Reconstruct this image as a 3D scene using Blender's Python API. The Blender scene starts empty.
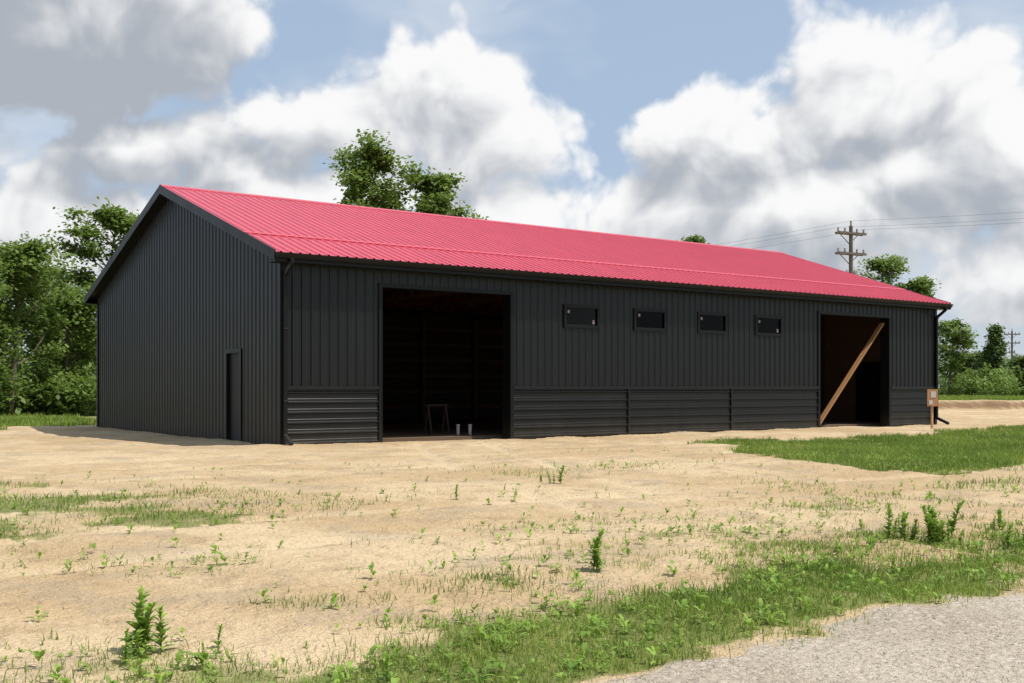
import bpy, math, random
import numpy as np
from mathutils import Vector
rng=np.random.default_rng(7); random.seed(7)
sc=bpy.context.scene
sc.view_settings.view_transform='Standard'
try: sc.view_settings.look='None'
except Exception: pass
sc.view_settings.exposure=0
COL=sc.collection
# ---------------------------------------------------------------- site frame
CAM=np.array([-10.02,-22.61]); CH=1.31
F=np.array([0.585,0.811]); R=np.array([0.811,-0.585]); FP=1096.0
def site(d,l): p=CAM+F*d+R*l; return float(p[0]),float(p[1])
def ground_at(x,y):
    d=CH*FP/(y-388.0); return site(d,(x-512)/FP*d)
def bearing(x,d): return site(d,(x-512)/FP*d)
def hgt(y,d): return CH+(388-y)/FP*d
# ---------------------------------------------------------------- numpy noise
TAB=rng.random((256,256))
def vn(x,y):
    xi=np.floor(x).astype(int); yi=np.floor(y).astype(int); fx=x-xi; fy=y-yi
    fx=fx*fx*(3-2*fx); fy=fy*fy*(3-2*fy)
    a=TAB[xi%256,yi%256]; b=TAB[(xi+1)%256,yi%256]; c=TAB[xi%256,(yi+1)%256]; d=TAB[(xi+1)%256,(yi+1)%256]
    return (a*(1-fx)+b*fx)*(1-fy)+(c*(1-fx)+d*fx)*fy
def fbm(x,y,o=4):
    s=0;a=.5;t=0
    for i in range(o):
        s=s+a*vn(x+17.3*i,y+5.1*i); t+=a; x=x*2.03; y=y*2.03; a*=.5
    return s/t
def sstep(a,b,x):
    t=np.clip((x-a)/(b-a),0,1); return t*t*(3-2*t)
def inpoly(x,y,poly):
    ins=np.zeros(x.shape,bool); n=len(poly)
    for i in range(n):
        x1,y1=poly[i]; x2,y2=poly[(i+1)%n]
        c=((y1>y)!=(y2>y))&(x<(x2-x1)*(y-y1)/((y2-y1)+1e-12)+x1)
        ins^=c
    return ins
def dl(x,y):
    dx=x-CAM[0]; dy=y-CAM[1]
    return dx*F[0]+dy*F[1], dx*R[0]+dy*R[1]
ROAD_Y=-18.85
def road_mask(x,y):
    e=ROAD_Y+(fbm(x*.5,y*.5,3)-.5)*.7+(fbm(x*3,y*3,3)-.5)*.35
    return sstep(0.15,-0.15,y-e)*sstep(-26.8,-26.3,y)
def density(x,y):
    x=np.asarray(x,float); y=np.asarray(y,float)
    wx=x+(fbm(x*.6+3,y*.6,5)-.5)*4.2+(fbm(x*3,y*3+4,3)-.5)*1.2; wy=y+(fbm(x*.6,y*.6+9,5)-.5)*4.2+(fbm(x*3+9,y*3,3)-.5)*1.2
    D=np.zeros(x.shape)
    P1=[(9.5,-4.2),(6.4,-8),(4.2,-11.2),(7.2,-13.1),(12,-13),(30,-12.5),(60,-10),(60,-2.8),(27,-2.6),(20,-4.0),(13,-4.6)]
    D=np.maximum(D,inpoly(wx,wy,P1)*(.6+.4*sstep(.32,.5,fbm(x*.8,y*.8+2,4))))
    P2=[(-7.2,-7.1),(-5.4,-9.4),(-3.7,-10.8),(-5.2,-11.9),(-7.2,-11.4),(-14,-10),(-14,-6)]
    D=np.maximum(D,inpoly(wx,wy,P2)*(.16+.5*sstep(.40,.58,fbm(x*1.1+8,y*1.1+2,4))))
    P3=[(-80,6),(-9,11.5),(-4,14.2),(-2.4,17),(22,18),(22,60),(-80,90)]
    D=np.maximum(D,inpoly(wx,wy,P3)*1.0)
    d,l=dl(x,y)
    D=np.maximum(D,sstep(66.0,66.8,d+bankn(x,y)))
    v=sstep(-19.05,-18.7,y+(fbm(x*1.3,y*1.3,3)-.5)*.8)*sstep(-16.8,-17.9,y+(fbm(x*.8+5,y*.8,4)-.5)*1.9)
    v=v*(.28+.72*sstep(-9.0,-7.2,x))
    D=np.maximum(D,v*(.42+.58*sstep(.34,.54,fbm(x*1.7,y*1.7+3,4))))
    s=sstep(.54,.72,fbm(x*.55+31,y*.55+11,5))*.22*sstep(-6,-9.5,y)
    s=s+sstep(.50,.66,fbm(x*1.4+31,y*1.4+11,4))*.30*sstep(-13.0,-17,y)
    D=np.maximum(D,s)
    D=np.where(y<-26.5,.8,D)
    D=D*(1-road_mask(x,y)*(y>-26.6))
    inb=(x>-.6)&(x<25.3)&(y>-.7)&(y<15.1)
    return np.where(inb,0,D)
def bankn(x,y): return (fbm(x*.25,y*.25+4,3)-.5)*4
def bank(x,y):
    d,l=dl(x,y); return sstep(64.6,66.0,d+bankn(x,y))*sstep(4,10,l)
def ruts(x,y):
    """wheel tracks pressed in the sand: towards the doorway and along the building"""
    t=np.zeros(np.shape(x))
    brk=sstep(.30,.52,fbm(x*.35,y*.35+40,3))
    for off in (-.9,.9):
        xc=4.4+off+(-y)*-.38+.9*np.sin(y*.16)
        t=t+np.exp(-((x-xc)/.17)**2)*(y<-.5)*(y>-18.3)
    for yc,am,ph,k in ((-3.0,.5,0,.12),(-6.6,.9,1.3,.09),(-13.6,.5,2.4,.16)):
        for off in (-.88,.88):
            c=yc+am*np.sin(x*k+ph)+off
            t=t+np.exp(-((y-c)/.16)**2)*(x>-30)*(x<40)
    return np.clip(t,0,1)*brk
def gz(x,y):
    x=np.asarray(x,float); y=np.asarray(y,float)
    z=(fbm(x*.22,y*.22,3)-.5)*.12+(fbm(x*1.1+7,y*1.1,3)-.5)*.07+(fbm(x*4+7,y*4,3)-.5)*.035
    bd=np.maximum(np.maximum(-x,x-24.7),np.maximum(-y,y-14.5))
    nb=sstep(0.2,3.5,bd)
    z=z*(.25+.75*nb)+ (.02+.10*(fbm(x*.9,y*.9+5,3)-.35))*(1-nb)*(bd>0)
    z=z*(1-.75*road_mask(x,y))
    z=z-.036*ruts(x,y)
    z=z+.56*bank(x,y)
    return z
# ---------------------------------------------------------------- mesh helpers
def fast(name,V,tot,loops,mat,attrs=None,smooth=False,parent=None,matidx=None):
    me=bpy.data.meshes.new(name); V=np.asarray(V,np.float32)
    me.vertices.add(len(V)); me.vertices.foreach_set('co',V.ravel())
    loops=np.asarray(loops,np.int32).ravel(); tot=np.asarray(tot,np.int32)
    me.loops.add(len(loops)); me.loops.foreach_set('vertex_index',loops)
    me.polygons.add(len(tot)); st=np.concatenate([[0],np.cumsum(tot)[:-1]]).astype(np.int32)
    me.polygons.foreach_set('loop_start',st); me.polygons.foreach_set('loop_total',tot)
    if smooth: me.polygons.foreach_set('use_smooth',np.ones(len(tot),bool))
    for m in (mat if isinstance(mat,list) else [mat]): me.materials.append(m)
    if attrs:
        for k,a in attrs.items():
            at=me.attributes.new(k,'FLOAT','POINT'); at.data.foreach_set('value',np.asarray(a,np.float32))
    me.update(calc_edges=True); me.validate()
    ob=bpy.data.objects.new(name,me); COL.objects.link(ob)
    if parent: ob.parent=parent
    return ob
def empty(name,loc=(0,0,0)):
    e=bpy.data.objects.new(name,None); e.location=loc; COL.objects.link(e); return e
class MB:
    def __init__(s): s.v=[];s.f=[]
    def quad(s,a,b,c,d):
        n=len(s.v); s.v+= [tuple(a),tuple(b),tuple(c),tuple(d)]; s.f.append((n,n+1,n+2,n+3))
    def box(s,x0,x1,y0,y1,z0,z1):
        n=len(s.v)
        s.v+=[(x0,y0,z0),(x1,y0,z0),(x1,y1,z0),(x0,y1,z0),(x0,y0,z1),(x1,y0,z1),(x1,y1,z1),(x0,y1,z1)]
        for f in ((0,3,2,1),(4,5,6,7),(0,1,5,4),(1,2,6,5),(2,3,7,6),(3,0,4,7)): s.f.append(tuple(n+i for i in f))
    def beam(s,p,q,w,h,up=(0,0,1)):
        p=Vector(p);q=Vector(q);d=(q-p).normalized();u=Vector(up)
        if abs(d.dot(u))>.98:u=Vector((1,0,0))
        a=d.cross(u).normalized()*w/2;b=a.cross(d).normalized()*h/2
        n=len(s.v)
        for c in (p,q):
            s.v+=[tuple(c-a-b),tuple(c+a-b),tuple(c+a+b),tuple(c-a+b)]
        for f in ((0,3,2,1),(4,5,6,7),(0,1,5,4),(1,2,6,5),(2,3,7,6),(3,0,4,7)): s.f.append(tuple(n+i for i in f))
    def tube(s,pts,rs,seg=8,cap=True):
        n0=len(s.v); pts=[Vector(p) for p in pts]
        for i,p in enumerate(pts):
            d=(pts[min(i+1,len(pts)-1)]-pts[max(i-1,0)]).normalized()
            u=Vector((0,0,1)) if abs(d.z)<.9 else Vector((1,0,0))
            a=d.cross(u).normalized();b=a.cross(d)
            for k in range(seg):
                t=2*math.pi*k/seg; s.v.append(tuple(p+(a*math.cos(t)+b*math.sin(t))*rs[i]))
        for i in range(len(pts)-1):
            for k in range(seg):
                a=n0+i*seg+k;b=n0+i*seg+(k+1)%seg; s.f.append((a,b,b+seg,a+seg))
        if cap:
            s.f.append(tuple(n0+k for k in range(seg))[::-1]); s.f.append(tuple(n0+(len(pts)-1)*seg+k for k in range(seg)))
    def obj(s,name,mat,parent=None,smooth=False,bevel=0):
        me=bpy.data.meshes.new(name); me.from_pydata(s.v,[],s.f); me.materials.append(mat); me.update()
        if smooth: me.polygons.foreach_set('use_smooth',[True]*len(me.polygons))
        ob=bpy.data.objects.new(name,me); COL.objects.link(ob)
        if parent: ob.parent=parent
        if bevel:
            m=ob.modifiers.new('b','BEVEL'); m.width=bevel; m.segments=1
        return ob
# ---------------------------------------------------------------- node helper
class NT:
    def __init__(s,nt): s.nt=nt
    def n(s,t): return s.nt.nodes.new(t)
    def put(s,sock,v):
        if isinstance(v,bpy.types.NodeSocket): s.nt.links.new(v,sock)
        elif v is not None: sock.default_value=v
    def m(s,op,a,b=None,c=None,clamp=False):
        n=s.n('ShaderNodeMath'); n.operation=op; n.use_clamp=clamp
        s.put(n.inputs[0],a); s.put(n.inputs[1],b); s.put(n.inputs[2],c); return n.outputs[0]
    def vm(s,op,a,b=None,out=0):
        n=s.n('ShaderNodeVectorMath'); n.operation=op; s.put(n.inputs[0],a)
        if b is not None: s.put(n.inputs[1],b)
        return n.outputs[out]
    def noise(s,vec,scale,detail=4,rough=.5,out=0,dim='3D'):
        n=s.n('ShaderNodeTexNoise'); n.noise_dimensions=dim; s.put(n.inputs['Vector'],vec); s.put(n.inputs['Scale'],scale)
        n.inputs['Detail'].default_value=detail; n.inputs['Roughness'].default_value=rough; return n.outputs[out]
    def ss(s,x,a,b,lo=0.,hi=1.):
        n=s.n('ShaderNodeMapRange'); n.interpolation_type='SMOOTHSTEP'; s.put(n.inputs[0],x)
        n.inputs[1].default_value=a;n.inputs[2].default_value=b;n.inputs[3].default_value=lo;n.inputs[4].default_value=hi
        return n.outputs[0]
    def mix(s,f,a,b,bt='MIX'):
        n=s.n('ShaderNodeMix'); n.data_type='RGBA'; n.blend_type=bt; s.put(n.inputs[0],f)
        for k,v in ((6,a),(7,b)):
            if not isinstance(v,bpy.types.NodeSocket): v=tuple(v)+(1,) if len(v)==3 else v
            s.put(n.inputs[k],v)
        return n.outputs[2]
def newmat(name):
    m=bpy.data.materials.new(name); m.use_nodes=True; nt=m.node_tree
    b=nt.nodes['Principled BSDF']; return m,NT(nt),b
def simple(name,c,rough=.6,var=.25,scale=3,metal=0,spec=.5):
    m,N,b=newmat(name)
    tc=N.n('ShaderNodeTexCoord').outputs['Object']
    f=N.noise(tc,scale,3,.6)
    lo=[x*(1-var) for x in c]; hi=[x*(1+var) for x in c]
    N.put(b.inputs['Base Color'],N.mix(f,lo,hi)); b.inputs['Roughness'].default_value=rough
    b.inputs['Metallic'].default_value=metal; b.inputs['Specular IOR Level'].default_value=spec
    return m
def metal_paint(name,c,rough,dust=.12,dustc=(.35,.28,.18),spec=.5,streak=(1.5,1.5,.25)):
    m,N,b=newmat(name)
    g=N.n('ShaderNodeNewGeometry').outputs['Position']
    st=N.vm('MULTIPLY',g,streak)
    f=N.noise(st,1.6,4,.6)
    col=N.mix(f,[x*.76 for x in c],[x*1.26 for x in c])
    sep=N.n('ShaderNodeSeparateXYZ'); N.put(sep.inputs[0],g)
    low=N.ss(sep.outputs[2],.6,.0)
    dn=N.m('MULTIPLY',low,N.m('MULTIPLY',f,dust*2))
    col=N.mix(N.m('ADD',dn,dust*.03),col,dustc)
    N.put(b.inputs['Base Color'],col); b.inputs['Specular IOR Level'].default_value=spec
    N.put(b.inputs['Roughness'],N.m('ADD',N.m('MULTIPLY',f,.16),rough-.08))
    bn=N.n('ShaderNodeBump'); bn.inputs['Strength'].default_value=.35; bn.inputs['Distance'].default_value=.012
    N.put(bn.inputs['Height'],N.noise(g,1.7,1,.5)); N.put(b.inputs['Normal'],bn.outputs[0])
    return m
M_wall=metal_paint('charcoal_steel',(.0075,.0085,.0094),.34,.07,(.3,.24,.16),.36)
M_trim=metal_paint('black_trim',(.0045,.005,.0055),.40,.04,(.3,.24,.16),.25)
M_roof=metal_paint('red_steel',(.55,.048,.082),.34,1.0,(.70,.40,.42),.7,(3,.5,.5))
def wood(name,c):
    m,N,b=newmat(name)
    tc=N.n('ShaderNodeTexCoord').outputs['Object']
    f=N.noise(N.vm('MULTIPLY',tc,(2,9,9)),2.5,3,.65)
    N.put(b.inputs['Base Color'],N.mix(f,[x*.65 for x in c],[x*1.25 for x in c])); b.inputs['Roughness'].default_value=.75
    return m
M_wood=wood('treated_lumber',(.13,.07,.036)); M_wood2=wood('bright_lumber',(.34,.165,.06)); M_osb_shaded=wood('sheathing_shaded',(.045,.028,.02)); M_osb_lit=wood('sheathing_lit',(.13,.078,.05)); M_stake=wood('stake_wood',(.45,.27,.13))  # same sheathing, shade painted in: darkened copy, plus lightened copy for the far gable
M_pole=simple('weathered_pole',(.13,.105,.085),.85,.3,6)
M_pvc=simple('white_pvc',(.42,.42,.40),.4,.05)
M_dark=simple('dark_door',(.008,.008,.009),.5,.1,spec=.3)
M_insul=simple('insulator',(.30,.28,.26),.3,.1); M_wire=simple('wire',(.05,.05,.05),.6,.1)
M_paper=simple('paper',(.6,.57,.5),.7,.08,20)
M_stick=simple('window_label',(.30,.22,.24),.6,.3,20)
M_orange=simple('permit_orange',(.50,.24,.11),.6,.15,20)
M_glass,N,b=newmat('window_glass')
out=[n for n in N.nt.nodes if n.type=='OUTPUT_MATERIAL'][0]
tr=N.n('ShaderNodeBsdfTransparent'); tr.inputs[0].default_value=(.5,.47,.44,1)
gl=N.n('ShaderNodeBsdfGlossy'); gl.inputs['Roughness'].default_value=.03; gl.inputs[0].default_value=(.2,.2,.2,1)
fr=N.n('ShaderNodeFresnel'); mx=N.n('ShaderNodeMixShader')
N.put(mx.inputs[0],fr.outputs[0]); N.put(mx.inputs[1],tr.outputs[0]); N.put(mx.inputs[2],gl.outputs[0]); N.put(out.inputs[0],mx.outputs[0])
def leafmat(name,dark,light,trans=.35):
    m,N,b=newmat(name)
    a=N.n('ShaderNodeAttribute'); a.attribute_name='tint'
    col=N.mix(a.outputs['Fac'],dark,light)
    o=[n for n in N.nt.nodes if n.type=='OUTPUT_MATERIAL'][0]
    N.put(b.inputs['Base Color'],col); b.inputs['Roughness'].default_value=.55; b.inputs['Specular IOR Level'].default_value=.3
    if trans>0:
        t=N.n('ShaderNodeBsdfTranslucent'); N.put(t.inputs[0],N.mix(.35,col,(.24,.32,.03)))
        mx=N.n('ShaderNodeMixShader'); mx.inputs[0].default_value=trans
        N.put(mx.inputs[1],b.outputs[0]); N.put(mx.inputs[2],t.outputs[0]); N.put(o.inputs[0],mx.outputs[0])
    return m
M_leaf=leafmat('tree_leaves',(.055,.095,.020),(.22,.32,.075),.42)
M_leaf2=leafmat('far_leaves',(.06,.11,.035),(.17,.24,.08))
M_grass=leafmat('grass_blades',(.11,.19,.025),(.35,.43,.085),.34)
M_weed=leafmat('weed_leaves',(.13,.25,.03),(.36,.52,.085),.38)
M_straw=leafmat('dry_straw',(.22,.15,.07),(.5,.38,.2),0)
M_bark=simple('bark',(.12,.095,.07),.9,.35,5)
# ---------------------------------------------------------------- ground
m,N,b=newmat('sandy_ground'); M_ground=m
g=N.n('ShaderNodeNewGeometry').outputs['Position']
def att(k):
    a=N.n('ShaderNodeAttribute'); a.attribute_name=k; return a.outputs['Fac']
nz=lambda s,d,r: N.noise(g,s,d,r,dim='2D')
n1=nz(.28,4,.62); n2=nz(2.3,5,.65); n3=nz(26,3,.7); n4=nz(.9,4,.6)
sand=N.mix(N.ss(n1,.35,.65),(.53,.375,.205),(.66,.50,.305))
sand=N.mix(N.m('MULTIPLY',N.ss(n2,.50,.72),.60),sand,(.38,.26,.145))
sand=N.mix(N.m('MULTIPLY',N.ss(n4,.52,.66),.50),sand,(.40,.31,.205))
sand=N.mix(N.m('MULTIPLY',N.ss(n3,.52,.75),.40),sand,(.28,.20,.12))
sand=N.mix(N.m('MULTIPLY',N.ss(n3,.50,.30),.25),sand,(.75,.61,.42))
sand=N.mix(N.m('MULTIPLY',att('rut'),.40),sand,(.74,.59,.38))
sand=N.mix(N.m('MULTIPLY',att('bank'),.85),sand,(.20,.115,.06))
gd=att('grass'); gm=N.ss(N.m('ADD',gd,N.m('MULTIPLY',N.m('SUBTRACT',n2,.5),.9)),.22,.62)
gcol=N.mix(N.ss(n4,.3,.7),(.11,.165,.03),(.21,.25,.06))
gcol=N.mix(N.m('MULTIPLY',N.ss(n3,.45,.7),.5),gcol,(.22,.17,.08))
gsel=N.m('MULTIPLY',gm,N.ss(gd,0,.9,.15,.88))
col=N.mix(gsel,sand,gcol)
vo=N.n('ShaderNodeTexVoronoi'); vo.voronoi_dimensions='2D'; N.put(vo.inputs['Vector'],g); vo.inputs['Scale'].default_value=38
rc=N.mix(N.ss(n1,.35,.65),(.42,.345,.26),(.53,.455,.355))
rc=N.mix(N.m('MULTIPLY',N.ss(n3,.45,.7),.55),rc,(.23,.18,.135))
vs=N.n('ShaderNodeSeparateColor'); N.put(vs.inputs[0],vo.outputs['Color'])
rc=N.mix(N.m('MULTIPLY',N.ss(vs.outputs[0],.72,.95),.55),rc,(.64,.57,.47))
col=N.mix(N.ss(N.m('ADD',att('road'),N.m('MULTIPLY',N.m('SUBTRACT',n2,.5),.7)),.35,.65),col,rc)
N.put(b.inputs['Base Color'],col); b.inputs['Roughness'].default_value=.95; b.inputs['Specular IOR Level'].default_value=.1
h=nz(6,5,.78)
bn=N.n('ShaderNodeBump'); bn.inputs['Strength'].default_value=1.; bn.inputs['Distance'].default_value=.075
N.put(bn.inputs['Height'],h); N.put(b.inputs['Normal'],bn.outputs[0])
rad=np.concatenate([[0.3],np.geomspace(.8,3.5,20),np.geomspace(3.6,62,470),np.arange(62.3,72,.3),np.geomspace(72.5,100,60),np.geomspace(103,4000,60)])
base=math.atan2(F[1],F[0])
ang=np.concatenate([np.linspace(-.62,.62,620),np.linspace(.66,2*math.pi-.66,110)])
RR,AA=np.meshgrid(rad,ang+base,indexing='ij')
X=CAM[0]+RR*np.cos(AA); Y=CAM[1]+RR*np.sin(AA)
X=X.ravel();Y=Y.ravel(); nr,na=len(rad),len(ang)
Dg=density(X,Y); Z=gz(X,Y); V=np.stack([X,Y,Z],1)
I,J=np.meshgrid(np.arange(nr-1),np.arange(na),indexing='ij'); J2=(J+1)%na
q=np.stack([I*na+J,(I+1)*na+J,(I+1)*na+J2,I*na+J2],-1).reshape(-1,4)
V=np.vstack([V,[[CAM[0],CAM[1],0]]]); ci=len(V)-1
tri=np.stack([np.full(na,ci),np.arange(na),(np.arange(na)+1)%na],1)
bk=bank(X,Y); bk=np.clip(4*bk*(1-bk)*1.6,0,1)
fast('ground',V,[4]*len(q)+[3]*len(tri),np.concatenate([q.ravel(),tri.ravel()]),M_ground,
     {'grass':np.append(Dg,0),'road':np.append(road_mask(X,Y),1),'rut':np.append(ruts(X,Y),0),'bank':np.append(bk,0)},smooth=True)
# ---------------------------------------------------------------- grass
def blades(name,x,y,h,w,mat,tint,lean=.5):
    n=len(x); z=gz(x,y)-.004; yaw=rng.random(n)*2*np.pi; ln=rng.random(n)*2*np.pi
    L=(rng.random(n)**1.2)*lean*h*1.5
    a=np.stack([np.cos(yaw),np.sin(yaw),0*yaw],1)*(w/2)[:,None]; c=np.stack([np.cos(ln),np.sin(ln),0*ln],1)
    B=np.stack([x,y,z],1); up=np.array([0,0,1.])
    mid=B+c*(L*.3)[:,None]+up*(h*.6)[:,None]; tip=B+c*L[:,None]+up*(h)[:,None]
    V=np.stack([B-a,B+a,mid-a*.75,mid+a*.75,tip],1).reshape(-1,3)
    o=(np.arange(n)*5)[:,None]; lp=np.concatenate([o+[0,1,3,2],o+[2,3,4]],1)
    return fast(name,V,np.tile([4,3],n),lp,mat,{'tint':np.repeat(tint,5)})
def scatter(n,x0,x1,y0,y1,pw=1.,vis=True):
    x=rng.uniform(x0,x1,n); y=rng.uniform(y0,y1,n); D=density(x,y); k=rng.random(n)<D**pw
    if vis:
        d,l=dl(x,y); k&=(d>2)&(np.abs(l)<d*.56+2)
    return x[k],y[k],D[k]
def dist(x,y): return np.hypot(x-CAM[0],y-CAM[1])
xs=[];ys=[];hs=[]
for (n,bx,hm,pw) in ((130000,(-13,3,-19.3,-16.3),.052,1.25),(70000,(-14,2,-17,-12.6),.04,1.4),(90000,(-15,3,-13,-5),.055,1.3),(240000,(3,34,-14.5,-2.4),.085,.9),(40000,(-14,20,-14,-4),.05,1.4)):
    x,y,D=scatter(n,*bx,pw=pw); xs.append(x);ys.append(y);hs.append(hm*(.4+rng.random(len(x))*1.1)*(.35+1.2*fbm(x*2,y*2,3)))
x=np.concatenate(xs);y=np.concatenate(ys);h=np.concatenate(hs)
w=np.clip(.0034+.00035*dist(x,y),.003,.016)
tint=np.clip(fbm(x*.9,y*.9,3)*1.3-.25+rng.normal(0,.22,len(x)),0,1)
blades('grass',x,y,h,w,M_grass,tint,.8)
xs=[];ys=[]
for n,bx in ((80000,(-22,2,9,45)),(70000,(30,75,-8,50))):
    x,y,D=scatter(n,*bx); xs.append(x);ys.append(y)
x=np.concatenate(xs);y=np.concatenate(ys)
h=.16*(.4+rng.random(len(x)))*(.3+1.6*fbm(x*.4,y*.4,3)); tint=np.clip(fbm(x*.3,y*.3,3)*1.1-.05+rng.normal(0,.2,len(x)),0,1)
blades('meadow_grass',x,y,h,np.full(len(x),.035),M_grass,tint)
def leafset(P,dirs,L,W,tint,droop=.3):
    n=len(P); d=dirs/np.linalg.norm(dirs,axis=1)[:,None]
    up=np.tile([0,0,1.],(n,1)); s=np.cross(d,up); s/=np.linalg.norm(s,axis=1)[:,None]+1e-9
    nn=np.cross(s,d)
    L=L[:,None];W=W[:,None]
    p1=P+d*L*.35-s*W/2+nn*W*.15; p2=P+d*L*.35+s*W/2+nn*W*.15
    p3=P+d*L*.75-s*W*.33-up*L*droop*.3; p4=P+d*L*.75+s*W*.33-up*L*droop*.3; p5=P+d*L-up*L*droop
    V=np.stack([P,p1,p2,p3,p4,p5],1).reshape(-1,3)
    o=(np.arange(n)*6)[:,None]
    lp=np.concatenate([o+[0,2,1],o+[1,2,4,3],o+[3,4,5]],1)
    return V,np.tile([3,4,3],n),lp,np.repeat(tint,6)
def rosettes(name,x,y,size):
    Ps=[];Ds=[];Ls=[];Ts=[]
    z=gz(x,y)
    for i in range(len(x)):
        k=rng.integers(5,13); a=rng.random(k)*6.28; e=rng.uniform(.15,1.2,k)
        hh=rng.random(k)*size[i]*.9
        Ps.append(np.stack([x[i]+np.cos(a)*hh*.25,y[i]+np.sin(a)*hh*.25,z[i]+hh],1)); Ds.append(np.stack([np.cos(a)*np.cos(e),np.sin(a)*np.cos(e),np.sin(e)],1))
        Ls.append(size[i]*rng.uniform(.5,1.1,k)); Ts.append(np.clip(rng.normal(.5,.2)+rng.normal(0,.12,k),0,1))
    P=np.vstack(Ps);D_=np.vstack(Ds);L=np.concatenate(Ls);T=np.concatenate(Ts)
    V,t,lp,ti=leafset(P,D_,L,L*rng.uniform(.28,.5,len(L)),T)
    fast(name,V,t,lp,M_weed,{'tint':ti})
xs=[];ys=[]
for n,bx,pw in ((3600,(-13,3,-19.1,-16.8),1.),(7500,(-14,4,-17.6,-12.8),.9),(4600,(-14,8,-13,-7),1.)):
    x,y,D=scatter(n,*bx,pw=pw); xs.append(x);ys.append(y)
x=rng.uniform(-14,12,700);y=rng.uniform(-18,-5,700); xs.append(x);ys.append(y)
x=np.concatenate(xs);y=np.concatenate(ys); k=road_mask(x,y)<.3; x=x[k];y=y[k]
rosettes('low_weeds',x,y,.018+.065*rng.random(len(x))**2.2)
n=8500; x=rng.uniform(-14,8,n); y=rng.uniform(-18.8,-6,n); k=rng.random(n)<sstep(.4,.7,fbm(x*.8+50,y*.8,4))
x=x[k];y=y[k];n=len(x)
a=rng.random(n)*6.28; L=.02+.08*rng.random(n)**2; z=gz(x,y)+.004
P=np.stack([x,y,z],1); d=np.stack([np.cos(a),np.sin(a),rng.normal(0,.12,n)],1)
V,t,lp,ti=leafset(P,d,L,np.full(n,.006),rng.random(n)*.6,.0)
fast('dry_plant_litter',V,t,lp,M_straw,{'tint':ti})
M_stone=leafmat('pebble_stone',(.22,.18,.13),(.56,.48,.38),0.0)
ico=np.array([(0,0,1),(.9,0,.3),(.28,.85,.3),(-.72,.53,.3),(-.72,-.53,.3),(.28,-.85,.3),(.7,.5,-.5),(-.3,.8,-.5),(-.85,0,-.5),(-.3,-.8,-.5),(.7,-.5,-.5)])
icf=np.array([(0,1,2),(0,2,3),(0,3,4),(0,4,5),(0,5,1),(1,6,2),(2,7,3),(3,8,4),(4,9,5),(5,10,1),(6,7,2),(7,8,3),(8,9,4),(9,10,5),(10,6,1)])
def pebbles(name,x,y,s):
    n=len(x); z=gz(x,y); a=rng.random(n)*6.28; sc_=s[:,None,None]*np.stack([rng.uniform(.7,1.3,n),rng.uniform(.7,1.3,n),rng.uniform(.35,.8,n)],1)[:,None,:]
    v=ico[None]*sc_*(1+rng.normal(0,.12,(n,11,1))); ca,sa=np.cos(a)[:,None],np.sin(a)[:,None]
    vx=v[...,0]*ca-v[...,1]*sa; vy=v[...,0]*sa+v[...,1]*ca
    V=np.stack([vx+x[:,None],vy+y[:,None],v[...,2]+z[:,None]],-1).reshape(-1,3)
    lp=(icf[None]+(np.arange(n)*11)[:,None,None]).reshape(-1)
    fast(name,V,[3]*(15*n),lp,M_stone,{'tint':np.repeat(rng.random(n),11)})
n=15000; x=rng.uniform(-11,3,n); y=rng.uniform(-21.5,-18.6,n); k=(road_mask(x,y)>rng.random(n)*.9); x=x[k];y=y[k]
pebbles('road_gravel',x,y,.0025+.008*rng.random(len(x))**3)
n=4500; x=rng.uniform(-14,6,n); y=rng.uniform(-18.6,-7,n)
pebbles('sand_clods',x,y,.003+.013*rng.random(n)**4)
def weed(name,px,py,hpx,seed,nst=1,spread=.0):
    X0,Y0=ground_at(px,py); d=CH*FP/(py-388.); H=hpx*d/FP
    r=np.random.default_rng(seed); Ps=[];Ds=[];Ls=[];T=[]; mb=MB()
    for s in range(nst):
        bx=r.normal(0,spread);by=r.normal(0,spread); hh=H*(1 if s==0 else r.uniform(.5,.95)); z0=float(gz(np.array([X0+bx]),np.array([Y0+by]))[0])-.01
        lx,ly=r.normal(0,.16,2)
        pt=lambda t:(X0+bx+lx*hh*t*t,Y0+by+ly*hh*t*t,z0+hh*t)
        mb.tube([pt(t) for t in (0,.3,.6,.9)],[.005*H/.3,.0045*H/.3,.003*H/.3,.0015],5)
        k=int(60*(.5+hh/.5))
        for i in range(k):
            t=.10+.90*(i+.5)/k; a=i*2.4+r.normal(0,.4); e=.35+.6*t+r.normal(0,.25)
            Ps.append(pt(t)); Ds.append((math.cos(a)*math.cos(e),math.sin(a)*math.cos(e),math.sin(e))); Ls.append(hh*(.26*(1-t)**.4+.11)*r.uniform(.55,1.25)); T.append(np.clip(.25+.6*t+r.normal(0,.15),0,1))
    L=np.array(Ls); V,t,lp,ti=leafset(np.array(Ps),np.array(Ds),L,L*.36,np.array(T),.25)
    e=empty(name); fast('leaves',V,t,lp,M_weed,{'tint':ti},parent=e)
    st=mb.obj('stems',M_weed,e); at=st.data.attributes.new('tint','FLOAT','POINT'); at.data.foreach_set('value',[.4]*len(mb.v))
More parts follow.
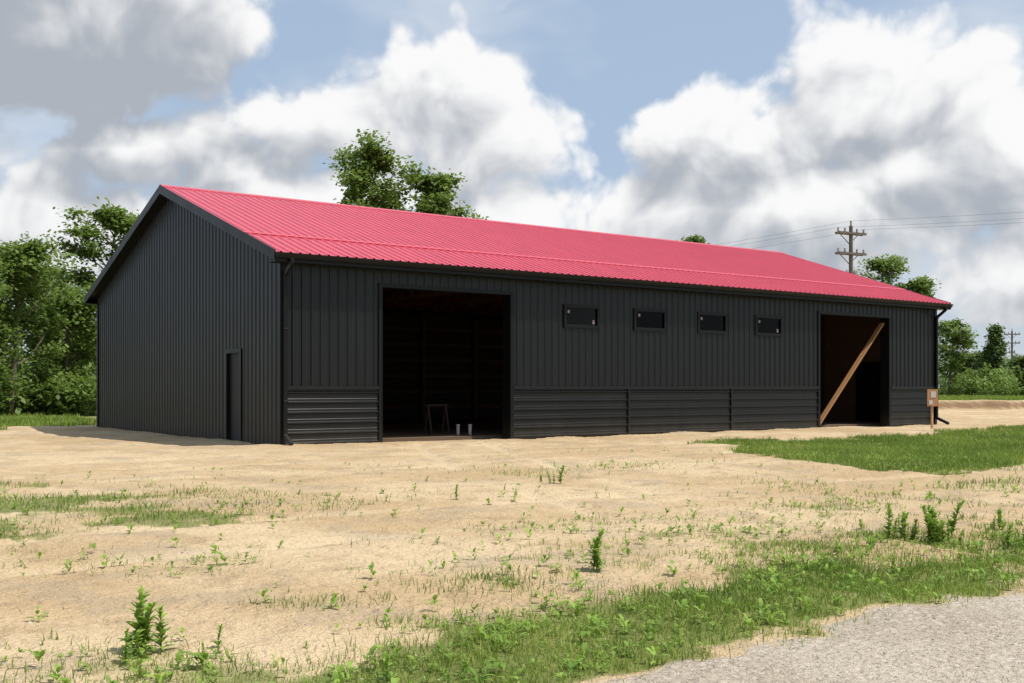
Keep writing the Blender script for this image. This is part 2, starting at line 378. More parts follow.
for i,(px,py,hp,ns,sp) in enumerate([(147,650,62,4,.04),(128,656,34,3,.06),(596,571,42,3,.02),(553,483,19,3,.06),(541,482,9,2,.06),(429,481,7,2,.05),(456,498,16,1,.0),
    (910,537,36,8,.10),(936,539,36,7,.08),(968,545,14,6,.12),(1008,548,26,5,.1),(385,682,34,2,.03),(20,668,16,3,.06),(205,648,26,3,.05),(470,620,16,3,.05),(690,590,13,3,.08),(735,495,7,4,.2),(602,495,7,3,.1),(510,490,7,3,.1),(850,552,16,2,.05),(60,640,12,3,.05),(905,570,16,5,.1),(330,600,7,3,.05),(395,500,8,4,.15),(600,640,12,4,.06),(890,520,12,3,.1),(1000,530,22,5,.15)]):
    weed('tall_weed' if i==0 else 'tall_weed.%03d'%i,px,py,hp,100+i,ns,sp)
# ---------------------------------------------------------------- trees
def tree(name,px,d,ytop,crown,seed,nleaf=14000,ls=.2,bare=.28,mat=M_leaf,conic=False,sparse=1.):
    r=np.random.default_rng(seed); X0,Y0=bearing(px,d); z0=float(gz(np.array([X0]),np.array([Y0]))[0])-.1; H=hgt(ytop,d)-z0
    mb=MB(); tips=[]
    base=np.array([X0,Y0,z0]); lean=r.normal(0,.05,2)
    def tp(t): return base+np.array([lean[0]*H*t+.12*math.sin(t*5+seed),lean[1]*H*t+.12*math.cos(t*4+seed),H*t*.93])
    tr=H*.018+.04
    ts=np.linspace(0,1,9); mb.tube([tp(t) for t in ts],[tr*(1-.88*t)*(1.35 if t==0 else 1) for t in ts],8)
    nb=int(26 if not conic else 46)
    for i in range(nb):
        t=bare+(1-bare)*((i+r.random()*.8)/nb)**.85; p=tp(t); u=(t-bare)/(1-bare)
        prof=(1-u)*1. +.05 if conic else math.sqrt(max(0,1-(2*u*.92-.78)**2))*.85+.18
        L=crown*prof*r.uniform(.62,1.18); a=i*2.4+r.normal(0,.5); e=(.15 if conic else .35+.55*u)+r.normal(0,.15)
        dv=np.array([math.cos(a)*math.cos(e),math.sin(a)*math.cos(e),math.sin(e)])
        pts=[p]; 
        for s in range(3):
            dv=dv+r.normal(0,.13,3)+np.array([0,0,.05]); dv/=np.linalg.norm(dv); pts.append(pts[-1]+dv*L/3)
        r0=tr*.42*(1-.6*t); mb.tube(pts,[r0,r0*.7,r0*.45,r0*.15],5,False)
        for s in range(6):
            j=r.uniform(.35,1)*3; k=min(int(j),2); q0=pts[k]+(pts[k+1]-pts[k])*(j-k)
            sv=dv+r.normal(0,.65,3); sv/=np.linalg.norm(sv); Ls=L*r.uniform(.18,.42)+.2; q1=q0+sv*Ls
            q1[2]=min(q1[2],z0+H*(.985+r.uniform(-.03,.03)))
            mb.tube([q0,q1],[r0*.3,r0*.08],3,False); tips.append((q1,.5+.5*r.random())); tips.append(((q0+q1)/2,.5))
    tips=[t for t in tips if r.random()<sparse]
    C=np.array([t[0] for t in tips]); Tn=r.uniform(.15,.95,len(C)); sz=r.uniform(.5,1.25,len(C))
    idx=r.integers(0,len(C),nleaf); sig=.27*crown/2.6+.07
    off=r.normal(0,1,(nleaf,3)); P=C[idx]+off*(sig*sz[idx])[:,None]*np.array([1,1,.55])
    L=ls*r.uniform(.6,1.3,nleaf); a=r.random(nleaf)*6.28; e=r.normal(-.1,.5,nleaf)
    dv=np.stack([np.cos(a)*np.cos(e),np.sin(a)*np.cos(e),np.sin(e)],1)
    s=np.stack([-np.sin(a),np.cos(a),r.normal(0,.45,nleaf)],1); W=L*.36
    V=np.stack([P,P+dv*(L*.5)[:,None]+s*W[:,None],P+dv*L[:,None],P+dv*(L*.5)[:,None]-s*W[:,None]],1).reshape(-1,3)
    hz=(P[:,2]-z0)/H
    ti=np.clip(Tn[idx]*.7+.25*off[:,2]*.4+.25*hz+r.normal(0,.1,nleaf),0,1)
    en=empty(name); mb.obj('trunk_and_limbs',M_bark,en,True)
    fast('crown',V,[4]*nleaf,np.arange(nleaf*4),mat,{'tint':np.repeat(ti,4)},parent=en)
TR=[(12,50,247,2.7,15000,.22,.10,M_leaf,False,1),(58,55,292,2.1,11000,.22,.08,M_leaf,False,1),(96,62,206,2.7,12000,.25,.25,M_leaf,False,.7),(-32,47,240,2.8,13000,.22,.1,M_leaf,False,1),
 (36,64,268,2.6,11000,.24,.1,M_leaf,False,.9),(86,70,330,2.2,9000,.24,.05,M_leaf,False,1),(-70,60,230,3.4,12000,.26,.1,M_leaf,False,1),
 (358,60,144,2.8,15000,.25,.3,M_leaf,False,.8),(425,63,170,2.6,13000,.25,.3,M_leaf,False,.85),(692,80,233,1.6,7000,.26,.4,M_leaf,False,1),
 (884,85,256,2.4,5500,.27,.3,M_leaf,False,.5),(924,84,278,2.0,5000,.27,.3,M_leaf,False,.5),(950,96,322,1.8,4500,.28,.2,M_leaf,False,.6),(991,112,322,1.6,7000,.28,.12,M_leaf2,True,1),(972,118,356,2.4,6000,.30,.1,M_leaf2,False,1),(1030,108,360,2.4,6000,.30,.1,M_leaf2,False,1)]
for i,(px,d,yt,cr,nl,ls,bare,mt,con,spz) in enumerate(TR):
    nm='conifer_tree' if con else 'broadleaf_tree'
    if not con and i: nm+='.%03d'%i
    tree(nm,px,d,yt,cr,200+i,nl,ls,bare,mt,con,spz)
def clumps(name,pts,mat,per,ls):
    P=[];T=[]
    for (x,y,z,rr,hh) in pts:
        k=per; o=rng.normal(0,1,(k,3)); o/=np.maximum(1,np.linalg.norm(o,axis=1)[:,None]/1.25)
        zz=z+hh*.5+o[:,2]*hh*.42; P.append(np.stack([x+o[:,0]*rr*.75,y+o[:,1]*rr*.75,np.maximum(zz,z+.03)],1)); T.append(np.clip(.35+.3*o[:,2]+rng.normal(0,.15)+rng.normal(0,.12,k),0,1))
    P=np.vstack(P);T=np.concatenate(T);n=len(P);L=ls*rng.uniform(.6,1.4,n);a=rng.random(n)*6.28
    dv=np.stack([np.cos(a),np.sin(a),rng.normal(0,.6,n)],1); s=np.stack([-np.sin(a),np.cos(a),rng.normal(0,.5,n)],1)*.4
    V=np.stack([P,P+(dv*.5+s)*L[:,None],P+dv*L[:,None],P+(dv*.5-s)*L[:,None]],1).reshape(-1,3)
    fast(name,V,[4]*n,np.arange(4*n),mat,{'tint':np.repeat(T,4)})
pts=[]
for px in np.arange(-300,1350,5):
    d=rng.uniform(190,240); x,y=bearing(px,d); hh=4.2+4.5*fbm(np.array([px*.02]),np.array([3.]),3)[0]+rng.normal(0,.9)
    pts.append((x,y,.2,3.4,hh))
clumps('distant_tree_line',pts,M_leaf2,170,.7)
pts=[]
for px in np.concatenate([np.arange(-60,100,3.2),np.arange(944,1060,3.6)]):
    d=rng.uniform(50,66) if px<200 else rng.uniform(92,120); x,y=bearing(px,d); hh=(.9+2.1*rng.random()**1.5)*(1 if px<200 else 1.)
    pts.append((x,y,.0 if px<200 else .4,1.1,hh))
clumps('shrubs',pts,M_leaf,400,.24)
# ---------------------------------------------------------------- barn
LX,LY=24.7,14.5; EZ=4.16; SL=.333; OV=.38; OG=.30
def rz(s,off=0.): return EZ+.11+SL*(min(s,LY-s)+OV)+off
barn=empty('metal_pole_barn')
def profile(u0,u1,pitch=.2286,h=.02,ph=.05):
    brk=[];k0=int((u0-ph)/pitch)-2;k1=int((u1-ph)/pitch)+2
    for k in range(k0,k1+1):
        c=ph+k*pitch; brk+=[(c-.034,0),(c-.013,h),(c+.013,h),(c+.034,0)]
        for f in (1/3,2/3):
            m_=c+pitch*f; brk+=[(m_-.011,0),(m_-.004,.0045),(m_+.004,.0045),(m_+.011,0)]
    us=[b_[0] for b_ in brk];hs_=[b_[1] for b_ in brk]
    return [(u0,float(np.interp(u0,us,hs_)))]+[b_ for b_ in brk if u0<b_[0]<u1]+[(u1,float(np.interp(u1,us,hs_)))]
def ribbed(mb,O,U,V_,Nn,u0,u1,v0,v1,h=.02,pitch=.2286,ph=.05):
    O,U,V_,Nn=map(Vector,(O,U,V_,Nn)); pr=profile(u0,u1,pitch,h,ph)
    f0=v0 if callable(v0) else (lambda u:v0); f1=v1 if callable(v1) else (lambda u:v1)
    for (a,ha),(c,hc) in zip(pr[:-1],pr[1:]):
        mb.quad(O+U*a+V_*f0(a)+Nn*ha,O+U*c+V_*f0(c)+Nn*hc,O+U*c+V_*f1(c)+Nn*hc,O+U*a+V_*f1(a)+Nn*ha)
D1=(2.53,6.22);D2=(18.38,21.98);DT=3.67;WZ=1.31
WIN=[(7.98,9.15),(10.45,11.62),(12.92,14.09),(15.37,16.54)];WZ0,WZ1=2.93,3.49
mb=MB()
fr=lambda u0,u1,z0,z1: ribbed(mb,(0,0,0),(1,0,0),(0,0,1),(0,-1,0),u0,u1,z0,z1,h=.030)
fr(0.0,D1[0],WZ,EZ);fr(D1[0],D1[1],DT,EZ);fr(D2[0],D2[1],DT,EZ);fr(D2[1],LX,WZ,EZ)
fr(D1[1],WIN[0][0],WZ,EZ)
for i,w_ in enumerate(WIN):
    fr(w_[0],w_[1],WZ,WZ0);fr(w_[0],w_[1],WZ1,EZ)
    fr(w_[1],WIN[i+1][0] if i<3 else D2[0],WZ,EZ)
for a,c in ((0,D1[0]),(D1[1],D2[0]),(D2[1],LX)):
    ribbed(mb,(0,0,0),(0,0,1),(1,0,0),(0,-1,0),-.12,WZ,a,c,h=.030,ph=.07)
mb.obj('front_wall',M_wall,barn)
mb=MB()
gt=lambda s:rz(s)-.10
ms0,ms1,mzt=2.28,3.2,2.2
gw=lambda X0,nx,segs:[ribbed(mb,(X0,0,0),(0,1,0),(0,0,1),(nx,0,0),a,c,z0,z1) for a,c,z0,z1 in segs]
segs=[(0,ms0,-.12,gt),(ms0,ms1,mzt,gt),(ms1,LY/2,-.12,gt),(LY/2,LY,-.12,gt)]
gw(0,-1,segs); mb.obj('gable_wall',M_wall,barn)
mb=MB(); gw(LX,1,segs); mb.obj('gable_wall_far',M_wall,barn)
mb=MB(); ribbed(mb,(0,LY,0),(1,0,0),(0,0,1),(0,1,0),0,LX,-.12,EZ); mb.obj('rear_wall',M_wall,barn)
mb=MB(); cs=1/math.sqrt(1+SL*SL); sn=SL*cs; LS=(LY/2+OV)/cs
for y0,sy in ((-OV,1),(LY+OV,-1)):
    V_=Vector((0,sy*cs,sn)); Nn=Vector((0,-sy*sn,cs)); O=Vector((0,y0,rz(-OV) if sy==1 else rz(LY+OV)))
    lap=LS*.235
    ribbed(mb,O+Nn*.012,(1,0,0),V_,Nn,-OG,LX+OG,lap,LS,h=.026)
    ribbed(mb,O,(1,0,0),V_,Nn,-OG,LX+OG,-.03,lap+.1,h=.026)
mb.obj('roof',M_roof,barn)
mb=MB()
for sy in (1,-1):
    y0=-OV if sy==1 else LY+OV
    V_=Vector((0,sy*cs,sn)); Nn=Vector((0,-sy*sn,cs)); O=Vector((0,y0,rz(-OV)))
    a=O+V_*(LS-.17)+Nn*.042; c=O+V_*LS+Nn*.056
    for p,q_ in ((a,c),):
        mb.quad((-OG-.02,p.y,p.z),(LX+OG+.02,p.y,p.z),(LX+OG+.02,q_.y,q_.z),(-OG-.02,q_.y,q_.z))
        mb.quad((-OG-.02,p.y,p.z-.03),(LX+OG+.02,p.y,p.z-.03),(LX+OG+.02,p.y,p.z),(-OG-.02,p.y,p.z))
    p=O+V_*(LS*.235-.03)+Nn*.032; q_=O+V_*(LS*.235+.06)+Nn*.046; r_=O+V_*(LS*.235-.03)+Nn*.002
    mb.quad((-OG,p.y,p.z),(LX+OG,p.y,p.z),(LX+OG,q_.y,q_.z),(-OG,q_.y,q_.z))
    mb.quad((-OG,r_.y,r_.z),(LX+OG,r_.y,r_.z),(LX+OG,p.y,p.z),(-OG,p.y,p.z))
mb.obj('ridge_cap',M_roof,barn)
mb=MB()
V_=Vector((0,cs,sn)); Nn=Vector((0,-sn,cs)); O=Vector((0,-OV,rz(-OV)))
for vv in np.arange(.35,LS,.61):
    for k in range(int((LX+2*OG)/.2286)):
        p=O+V_*vv+Nn*.008+Vector((-OG+.105+k*.2286,0,0)); e_=.011
        mb.box(p.x-e_,p.x+e_,p.y-e_,p.y+e_,p.z-.004,p.z+.014)
mb.obj('roof_screws',M_roof,barn)
mb=MB()
for xx in (-OG-.03,LX+OG):
    for sy in (1,-1):
        ya=-OV-.02 if sy==1 else LY+OV+.02
        p=(xx,ya,rz(-OV)-.20);c=(xx,LY/2,rz(LY/2)-.20)
        x1=xx+.03; up=.235
        n=len(mb.v)
        for X_ in (xx,x1):
            mb.v+=[(X_,p[1],p[2]),(X_,c[1],c[2]),(X_,c[1],c[2]+up),(X_,p[1],p[2]+up)]
        for f in ((0,1,2,3),(7,6,5,4),(3,2,6,7),(0,4,5,1),(0,3,7,4)): mb.f.append(tuple(n+i for i in f))
for y0,y1 in ((-OV-.0,-OV+.03),(LY+OV-.03,LY+OV)): mb.box(-OG,LX+OG,y0,y1,EZ-.10,EZ+.09)
mb.obj('fascia_and_rake_trim',M_trim,barn)
mb=MB()
mb.box(-OG,LX+OG,-OV+.03,0.02,EZ-.10,EZ-.08);mb.box(-OG,LX+OG,LY-.02,LY+OV-.03,EZ-.10,EZ-.08)
mb.box(.02,LX-.02,.022,.028,EZ-.09,EZ+.21); mb.box(.02,LX-.02,LY-.030,LY-.024,EZ-.09,EZ+.21)
for xa,xb in ((-OG,-.0),(LX,LX+OG)):
    for sy in (1,-1):
        y0=-OV+.03 if sy==1 else LY+OV-.03
        mb.quad((xa,y0,rz(-OV)-.16),(xb,y0,rz(-OV)-.16),(xb,LY/2,rz(LY/2)-.16),(xa,LY/2,rz(LY/2)-.16))
mb.obj('soffit_and_frieze',M_trim,barn)
mb=MB(); gy=-OV-.002; gp=[(0,.0),(-.0,-.11),(-.075,-.11),(-.085,-.06),(-.12,-.02),(-.12,.0),(-.105,.0),(-.10,-.02),(-.07,-.06),(-.06,-.095),(-.015,-.095),(-.015,0)]
n=len(mb.v); gzt=EZ+.085
for X_ in (-OG-.01,LX+OG+.01): mb.v+=[(X_,gy+a,gzt+c) for a,c in gp]
k=len(gp)
for i in range(k): mb.f.append((n+i,n+(i+1)%k,n+k+(i+1)%k,n+k+i))
for e0 in (0,k): mb.f.append((n+e0+0,n+e0+1,n+e0+2,n+e0+3,n+e0+4,n+e0+5))
mb.obj('gutter',M_trim,barn)
mb=MB()
for xc,kx in ((.06,.55),(LX-.05,.75)):
    s_=.075
    mb.beam((xc,gy-.06,gzt-.11),(xc,gy-.06,gzt-.22),s_,s_*1.2); mb.beam((xc,gy-.06,gzt-.2),(xc,-.085,gzt-.46),s_,s_*1.2); mb.beam((xc,-.085,gzt-.42),(xc,-.085,.22),s_,s_*1.25)
    mb.beam((xc,-.085,.26),(xc,-.085-.34*kx/.55,.07),s_*1.15,s_*1.2)
    for z_ in (1.0,2.6): mb.box(xc-.05,xc+.05,-.14,-.03,z_,z_+.03)
mb.obj('downspouts',M_trim,barn,bevel=.008)
mb=MB()
mb.box(-.035,.10,-.042,-.032,-.1,EZ-.1); mb.box(-.04,-.024,-.04,.10,-.1,EZ-.1)
mb.box(LX-.10,LX+.035,-.042,-.032,-.1,EZ-.1); mb.box(LX+.024,LX+.04,-.04,.10,-.1,EZ-.1)
mb.box(-.04,-.024,LY-.1,LY+.035,-.1,EZ-.05)
for a,c in (D1,D2):
    mb.box(a-.10,a,-.038,.32,-.1,DT);mb.box(c,c+.10,-.038,.32,-.1,DT);mb.box(a-.10,c+.10,-.041,.32,DT,DT+.10)
mb.obj('corner_and_jamb_trim',M_trim,barn)
mb=MB()
for a,c in ((.1,D1[0]-.1),(D1[1]+.1,D2[0]-.1),(D2[1]+.1,LX-.1)):
    mb.box(a,c,-.052,-.0,WZ-.03,WZ+.05); 
for t_ in (10.23,14.31): mb.box(t_-.03,t_+.03,-.048,-.0,-.1,WZ-.03)
mb.box(.1,D1[0]-.1,-.033,.0,-.12,-.02)
mb.obj('wainscot_trim',M_wall,barn)
mf=MB();mg=MB();ms=MB()
for i,(a,c) in enumerate(WIN):
    f_=.055;ya,yb=-.050,.06
    mf.box(a-.03,c+.03,ya,yb,WZ0-.03,WZ0+f_);mf.box(a-.03,c+.03,ya,yb,WZ1-f_,WZ1+.03)
    mf.box(a-.03,a+f_,ya,yb,WZ0+f_,WZ1-f_);mf.box(c-f_,c+.03,ya,yb,WZ0+f_,WZ1-f_)
    mg.box(a+f_,c-f_,-.0,.006,WZ0+f_,WZ1-f_)
    sx=[.12,.16,.13,.15][i]; ms.box(a+sx,a+sx+.07,-.004,-.002,WZ1-.20,WZ1-.12)
    if i in(0,3): ms.box(c-.2,c-.12,-.004,-.002,WZ0+.1,WZ0+.2)
mf.obj('window_frames',M_trim,barn,bevel=.005);mg.obj('window_glass',M_glass,barn);ms.obj('window_labels',M_stick,barn)
for X_,nx,nm in ((0,-1,'entry_door'),(LX,1,'entry_door_far')):
    mb=MB(); xa,xb=sorted((X_-nx*.09,X_-nx*.05)); mb.box(xa,xb,ms0+.05,ms1-.05,.03,mzt-.05)
    mb.obj(nm,M_dark,barn,bevel=.004)
    mb=MB(); xa,xb=sorted((X_+nx*.035,X_-nx*.12))
    mb.box(xa,xb,ms0-.05,ms0+.05,-.1,mzt+.05);mb.box(xa,xb,ms1-.05,ms1+.05,-.1,mzt+.05);mb.box(xa,xb,ms0+.05,ms1-.05,mzt-.05,mzt+.05)
    mb.obj(nm+'_frame',M_trim,barn)
    mb=MB(); xa,xb=sorted((X_+nx*.10,X_-nx*.12)); mb.box(xa,xb,ms0+.05,ms1-.05,-.1,.03); mb.tube([(X_-nx*.02,ms0+.14,1.0),(X_-nx*.05,ms0+.14,1.0)],[.03,.03],10)
    mb.obj(nm+'_sill_and_knob',simple('aluminium',(.5,.5,.5),.35,.1,metal=.8),barn)
mb=MB(); po=.14
pxs=np.linspace(.11,LX-.11,11)
for i,xp in enumerate(pxs):
    mb.box(xp-po/2,xp+po/2,LY-.06-po,LY-.06,-.1,EZ+.0)
    if not any(a-.25<xp<c+.25 for a,c in (D1,D2)): mb.box(xp-po/2,xp+po/2,.07,.07+po,-.1,EZ-.12)
for yp in np.linspace(2.0,LY-2.0,5):
    if abs(yp-2.7)<.4: continue
    for xp in (.13,LX-.13): mb.box(xp-.07,xp+.07,yp-.07,yp+.07,-.1,gt(yp)-.15)
for z_ in np.arange(.5,EZ,.61):
    mb.box(.0+.06,LX-.06,LY-.06,LY-.034,z_,z_+.14)
    for s0,s1 in ((.22,ms0-.1),(ms1+.1,LY-.22)) if z_<2.2 else ((.22,LY-.22),):
        mb.box(.022,.055,s0,s1,z_,z_+.14);mb.box(LX-.055,LX-.022,s0,s1,z_,z_+.14)
mb.box(.1,LX-.1,.325,.36,3.80,4.0)
for xp in np.linspace(.11,LX-.11,11):
    mb.beam((xp,.04,EZ-.02),(xp,LY-.04,EZ-.02),.04,.14)
    for sy in (1,-1):
        ya=-.2 if sy==1 else LY+.2
        mb.beam((xp,ya,rz(-.2)-.17),(xp,LY/2,rz(LY/2)-.20),.04,.14)
        for fa,fb in ((.25,.36),(.5,.36),(.5,.72),(.98,.72),(.25,.14)):
            y1_=(LY/2)*fa;y2_=(LY/2)*fb
            if sy==-1:y1_=LY-y1_;y2_=LY-y2_
            mb.beam((xp+.001,y1_,EZ),(xp+.001,y2_,rz(y2_)-.22),.035,.09)
for s_ in np.arange(.3,LY/2,.61):
    for yy in (s_,LY-s_): mb.beam((.0,yy,rz(s_)-.075),(LX,yy,rz(s_)-.075),.09,.04)
mb.obj('timber_frame',M_wood,barn)
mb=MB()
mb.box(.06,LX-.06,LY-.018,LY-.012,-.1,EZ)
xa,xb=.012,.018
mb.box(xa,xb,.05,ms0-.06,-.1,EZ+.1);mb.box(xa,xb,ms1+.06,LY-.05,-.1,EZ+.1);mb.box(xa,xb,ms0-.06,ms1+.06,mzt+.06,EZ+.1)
mb.obj('interior_liner',M_osb_shaded,barn)
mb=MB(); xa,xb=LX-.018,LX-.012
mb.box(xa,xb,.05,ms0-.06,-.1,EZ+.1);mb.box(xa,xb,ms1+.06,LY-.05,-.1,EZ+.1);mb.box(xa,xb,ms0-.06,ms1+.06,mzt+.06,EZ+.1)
mb.obj('gable_liner',M_osb_lit,barn)
mb=MB(); mb.box(.2,LX-.2,.8,LY-.2,-.05,.075); mb.obj('interior_floor',simple('packed_dirt',(.14,.10,.065),.95,.3,1.5,spec=.1),barn)
mb=MB(); mb.beam((18.52,.16,.15),(21.86,.16,3.50),.05,.16,up=(0,1,0)); mb.obj('diagonal_brace',M_wood2,barn)
e=empty('plumbing_stub_pipes'); mb=MB()
for px,py,hh in ((458,438,.36),(470,438,.36)):
    x,y=ground_at(px,py); mb.tube([(x,y,-.1),(x,y,hh)],[.045,.045],12); mb.tube([(x,y,hh-.06),(x,y,hh)],[.053,.053],12)
mb.obj('pipes',M_pvc,e,True)
e2=empty('sawhorse'); mb=MB(); x,y=ground_at(452,437.5); y+=.5
mb.beam((x-.5,y,.85),(x+.25,y+.1,.85),.07,.04)
for xx in (-.4,.15):
    for sy in (-.2,.2): mb.beam((x+xx,y+.06+sy,-.0),(x+xx,y+.06,.84),.04,.04)
mb.obj('rail_and_legs',M_osb_shaded,e2)
x,y=ground_at(932,428.5); sg=empty('permit_sign')
mb=MB(); mb.box(x-.045,x+.045,y-.02,y+.02,-.1,1.25); mb.obj('stake',M_stake,sg)
Rv=Vector((R[0],R[1],0)); Fv=Vector((F[0],F[1],0))
def board(mb,cx,z0,z1,w,off,th=.012):
    c=Vector((x,y,0))+Rv*cx-Fv*off
    a=c-Rv*w/2;d_=c+Rv*w/2; mb.beam(a+Vector((0,0,(z0+z1)/2)),d_+Vector((0,0,(z0+z1)/2)),th,z1-z0)
mb=MB(); board(mb,0,.72,1.27,.34,.045,.02); mb.obj('board',M_orange,sg)
mb=MB(); board(mb,.02,1.0,1.2,.16,.062,.004);board(mb,-.06,.78,.92,.12,.062,.004); mb.obj('notices',M_paper,sg)
# ---------------------------------------------------------------- utility poles
def upole(name,xy,H,adir):
    e=empty(name); x,y=xy; mb=MB(); mb.tube([(x,y,-.2),(x,y,H*.5),(x,y,H)],[.17,.14,.11],12)
    A=Vector((adir[0],adir[1],0)).normalized(); Pp=Vector((-A.y,A.x,0)); c=Vector((x,y,0))
    arms=[(H-.45,2.1),(H-1.65,2.1)]
    for z_,w_ in arms:
        for s_ in (-.15,.15): mb.beam(c+Pp*s_-A*w_/2+Vector((0,0,z_)),c+Pp*s_+A*w_/2+Vector((0,0,z_)),.1,.13)
        for s_ in (-1,1): mb.beam(c+Pp*.16+A*s_*.7+Vector((0,0,z_-.04)),c+Pp*.14+Vector((0,0,z_-.6)),.03,.04)
    mb.beam(c-A*.45+Vector((0,0,H-2.9)),c+A*.45+Vector((0,0,H-2.9)),.1,.12)
    mb.obj('pole',M_pole,e)
    mi=MB(); att_=[]
    for z_,w_ in arms:
        for s_ in (-.95,-.45,.45,.95):
            q_=c+A*s_*w_/2; mi.tube([q_+Vector((0,0,z_+.05)),q_+Vector((0,0,z_+.15)),q_+Vector((0,0,z_+.2)),q_+Vector((0,0,z_+.3))],[.03,.07,.05,.06],8); 
            if abs(s_)>.5 and z_>H-1: att_.append(q_+Vector((0,0,z_+.3)))
    q_=c+Vector((0,0,H)); mi.tube([q_,q_+Vector((0,0,.3))],[.05,.06],8); att_.append(q_+Vector((0,0,.3)))
    for s_ in (-.3,.32): q_=c+A*s_+Vector((0,0,H-3.1)); mi.tube([q_,q_+Vector((0,0,.35)),q_+Vector((0,0,.5))],[.1,.1,.04],8)
    mi.obj('insulators',M_insul,e); return att_
pA=upole('utility_pole',site(65,20.1),hgt(226,65),tuple(R*.9+F*.45))
pB=upole('utility_pole.001',site(27,58),10.6,tuple(R*.9+F*.45))
pC=upole('utility_pole.002',site(103,-18),10.9,tuple(R*.9+F*.45))
upole('utility_pole.003',bearing(1012,150),hgt(331,150),tuple(R))
mb=MB()
for P0,P1 in ((pA,pB),(pA,pC)):
    for a,c in zip(P0,P1):
        pts_=[a.lerp(c,t)-Vector((0,0,.9*4*t*(1-t))) for t in np.linspace(0,1,15)]
        mb.tube(pts_,[.0055]*15,4,False)
mb.obj('power_lines',M_wire)
# ---------------------------------------------------------------- sun, world
el=math.radians(62); hz=Vector((.60,-.80,0)).normalized()
S=Vector((hz.x*math.cos(el),hz.y*math.cos(el),math.sin(el)))
sun=bpy.data.lights.new('sun','SUN'); sun.energy=4.7; sun.angle=math.radians(.5); sun.color=(1,.96,.90)
so=bpy.data.objects.new('sun',sun); so.rotation_euler=(-S).to_track_quat('-Z','Y').to_euler(); COL.objects.link(so)
w=bpy.data.worlds.new('World'); sc.world=w; w.use_nodes=True; nt=w.node_tree; nt.nodes.clear()
try:
    w.cycles.sampling_method='MANUAL'; w.cycles.sample_map_resolution=256
except Exception as ex: print(ex)
N=NT(nt)
def dirc(x,y):
    az=math.atan((x-512)/FP); return az, math.atan((388-y)/FP*math.cos(az))
tc=N.n('ShaderNodeTexCoord').outputs['Generated']; Dn=tc
xr=N.vm('DOT_PRODUCT',Dn,(R[0],R[1],0),out=1); yf=N.vm('DOT_PRODUCT',Dn,(F[0],F[1],0),out=1)
sp=N.n('ShaderNodeSeparateXYZ'); N.put(sp.inputs[0],Dn)
az=N.m('ARCTAN2',xr,yf); elv=N.m('ARCSINE',sp.outputs[2])
cb=N.n('ShaderNodeCombineXYZ'); N.put(cb.inputs[0],az); N.put(cb.inputs[1],elv); P0=cb.outputs[0]
wv=N.vm('MULTIPLY',N.vm('SUBTRACT',N.noise(P0,7,2,.5,1,'2D'),(.5,.5,.5)),(.06,.045,0))
PW=N.vm('ADD',P0,wv)
BL=[(420,100,100,64,1.),(320,125,105,44,.9),(180,160,140,42,.9),(50,215,110,32,.85),(505,155,90,65,.85),
    (890,90,105,74,1.1),(740,135,130,56,1.),(975,150,100,90,.95),
    (40,15,190,85,1.15),(1010,285,90,45,.9),(512,235,800,60,.9),
    (-300,120,220,90,1.),(1500,100,300,120,1.),(512,-600,700,200,.6)]
def den(off,detail,vor):
    P=N.vm('ADD',PW,off) if off else PW
    mask=None
    for (bx,by,rx,ry,am) in BL:
        cx,cy=dirc(bx,by); v=N.vm('MULTIPLY',N.vm('SUBTRACT',P,(cx,cy,0)),(FP/rx/1.3,FP/ry/1.3,0))
        dd=N.vm('DOT_PRODUCT',v,v,out=1); t=N.m('MULTIPLY',N.m('SUBTRACT',1,dd,clamp=True),am)
        mask=t if mask is None else N.m('MAXIMUM',mask,t)
    fb=N.noise(P,9,detail,.56,dim='2D')
    d_=N.m('ADD',mask,N.m('MULTIPLY',N.m('SUBTRACT',fb,.5),1.5))
    if vor:
        vo=N.n('ShaderNodeTexVoronoi'); vo.voronoi_dimensions='2D'; vo.feature='F1'; vo.inputs['Scale'].default_value=24; vo.inputs['Detail'].default_value=2; vo.inputs['Roughness'].default_value=.5; N.put(vo.inputs['Vector'],P)
        d_=N.m('SUBTRACT',d_,N.m('MULTIPLY',N.m('SUBTRACT',vo.outputs['Distance'],.4),.4))
    return N.m('SUBTRACT',d_,.14),fb
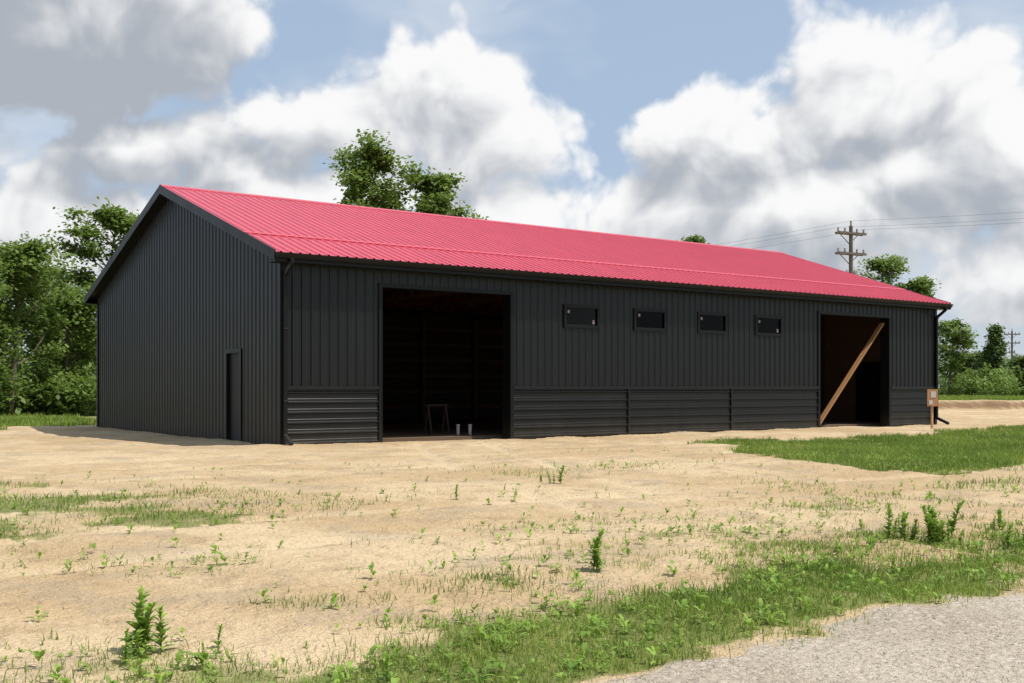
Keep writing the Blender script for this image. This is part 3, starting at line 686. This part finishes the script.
d0,fb0=den(None,7,True); d1,_=den((.012,.030,0),3,False)
alpha=N.ss(d0,-.10,.32)
# thin high veil
veil=N.m('MULTIPLY',N.ss(N.noise(N.vm('MULTIPLY',PW,(1,2.2,1)),3.2,4,.6,dim='2D'),.42,.72),.55)
c0=N.m('MAXIMUM',d0,0); c1=N.m('MAXIMUM',d1,0)
lit=N.m('ADD',.88,N.m('MULTIPLY',N.m('SUBTRACT',c0,c1),.75))
lit=N.m('SUBTRACT',lit,N.m('MULTIPLY',c1,.33))
cx,cy=dirc(20,40); v=N.vm('MULTIPLY',N.vm('SUBTRACT',P0,(cx,cy,0)),(FP/330,FP/170,0))
dk=N.m('SUBTRACT',1,N.vm('DOT_PRODUCT',v,v,out=1),clamp=True)
lit=N.m('SUBTRACT',lit,N.m('MULTIPLY',dk,.45))
litc=N.ss(lit,.05,.95)
ccol=N.mix(litc,(4.2,4.55,5.1),(9.6,9.6,9.6))
sky=N.n('ShaderNodeTexSky'); sky.sky_type='NISHITA'; sky.sun_disc=False; sky.sun_elevation=el; sky.sun_rotation=math.atan2(hz.x,hz.y)
sky.dust_density=1.5; sky.air_density=1.0
skc=N.mix(.6,sky.outputs[0],(5.3,6.7,8.7))
skc=N.mix(veil,skc,(7.4,7.9,8.5))
fin=N.mix(alpha,skc,ccol)
haze=N.ss(sp.outputs[2],.12,-.01,0,.5)
fin=N.mix(haze,fin,(7.2,7.5,7.8))
bg=N.n('ShaderNodeBackground'); bg.inputs[1].default_value=.1; N.put(bg.inputs[0],fin)
wo=N.n('ShaderNodeOutputWorld'); N.put(wo.inputs[0],bg.outputs[0])
# ---------------------------------------------------------------- camera
cd=bpy.data.cameras.new('camera'); co=bpy.data.objects.new('camera',cd); COL.objects.link(co)
cd.sensor_width=36; cd.lens=36*FP/1024; cd.shift_y=46.5/1024; cd.clip_start=.1; cd.clip_end=10000
co.location=(CAM[0],CAM[1],CH); co.rotation_euler=Vector((F[0],F[1],0)).to_track_quat('-Z','Y').to_euler()
sc.camera=co
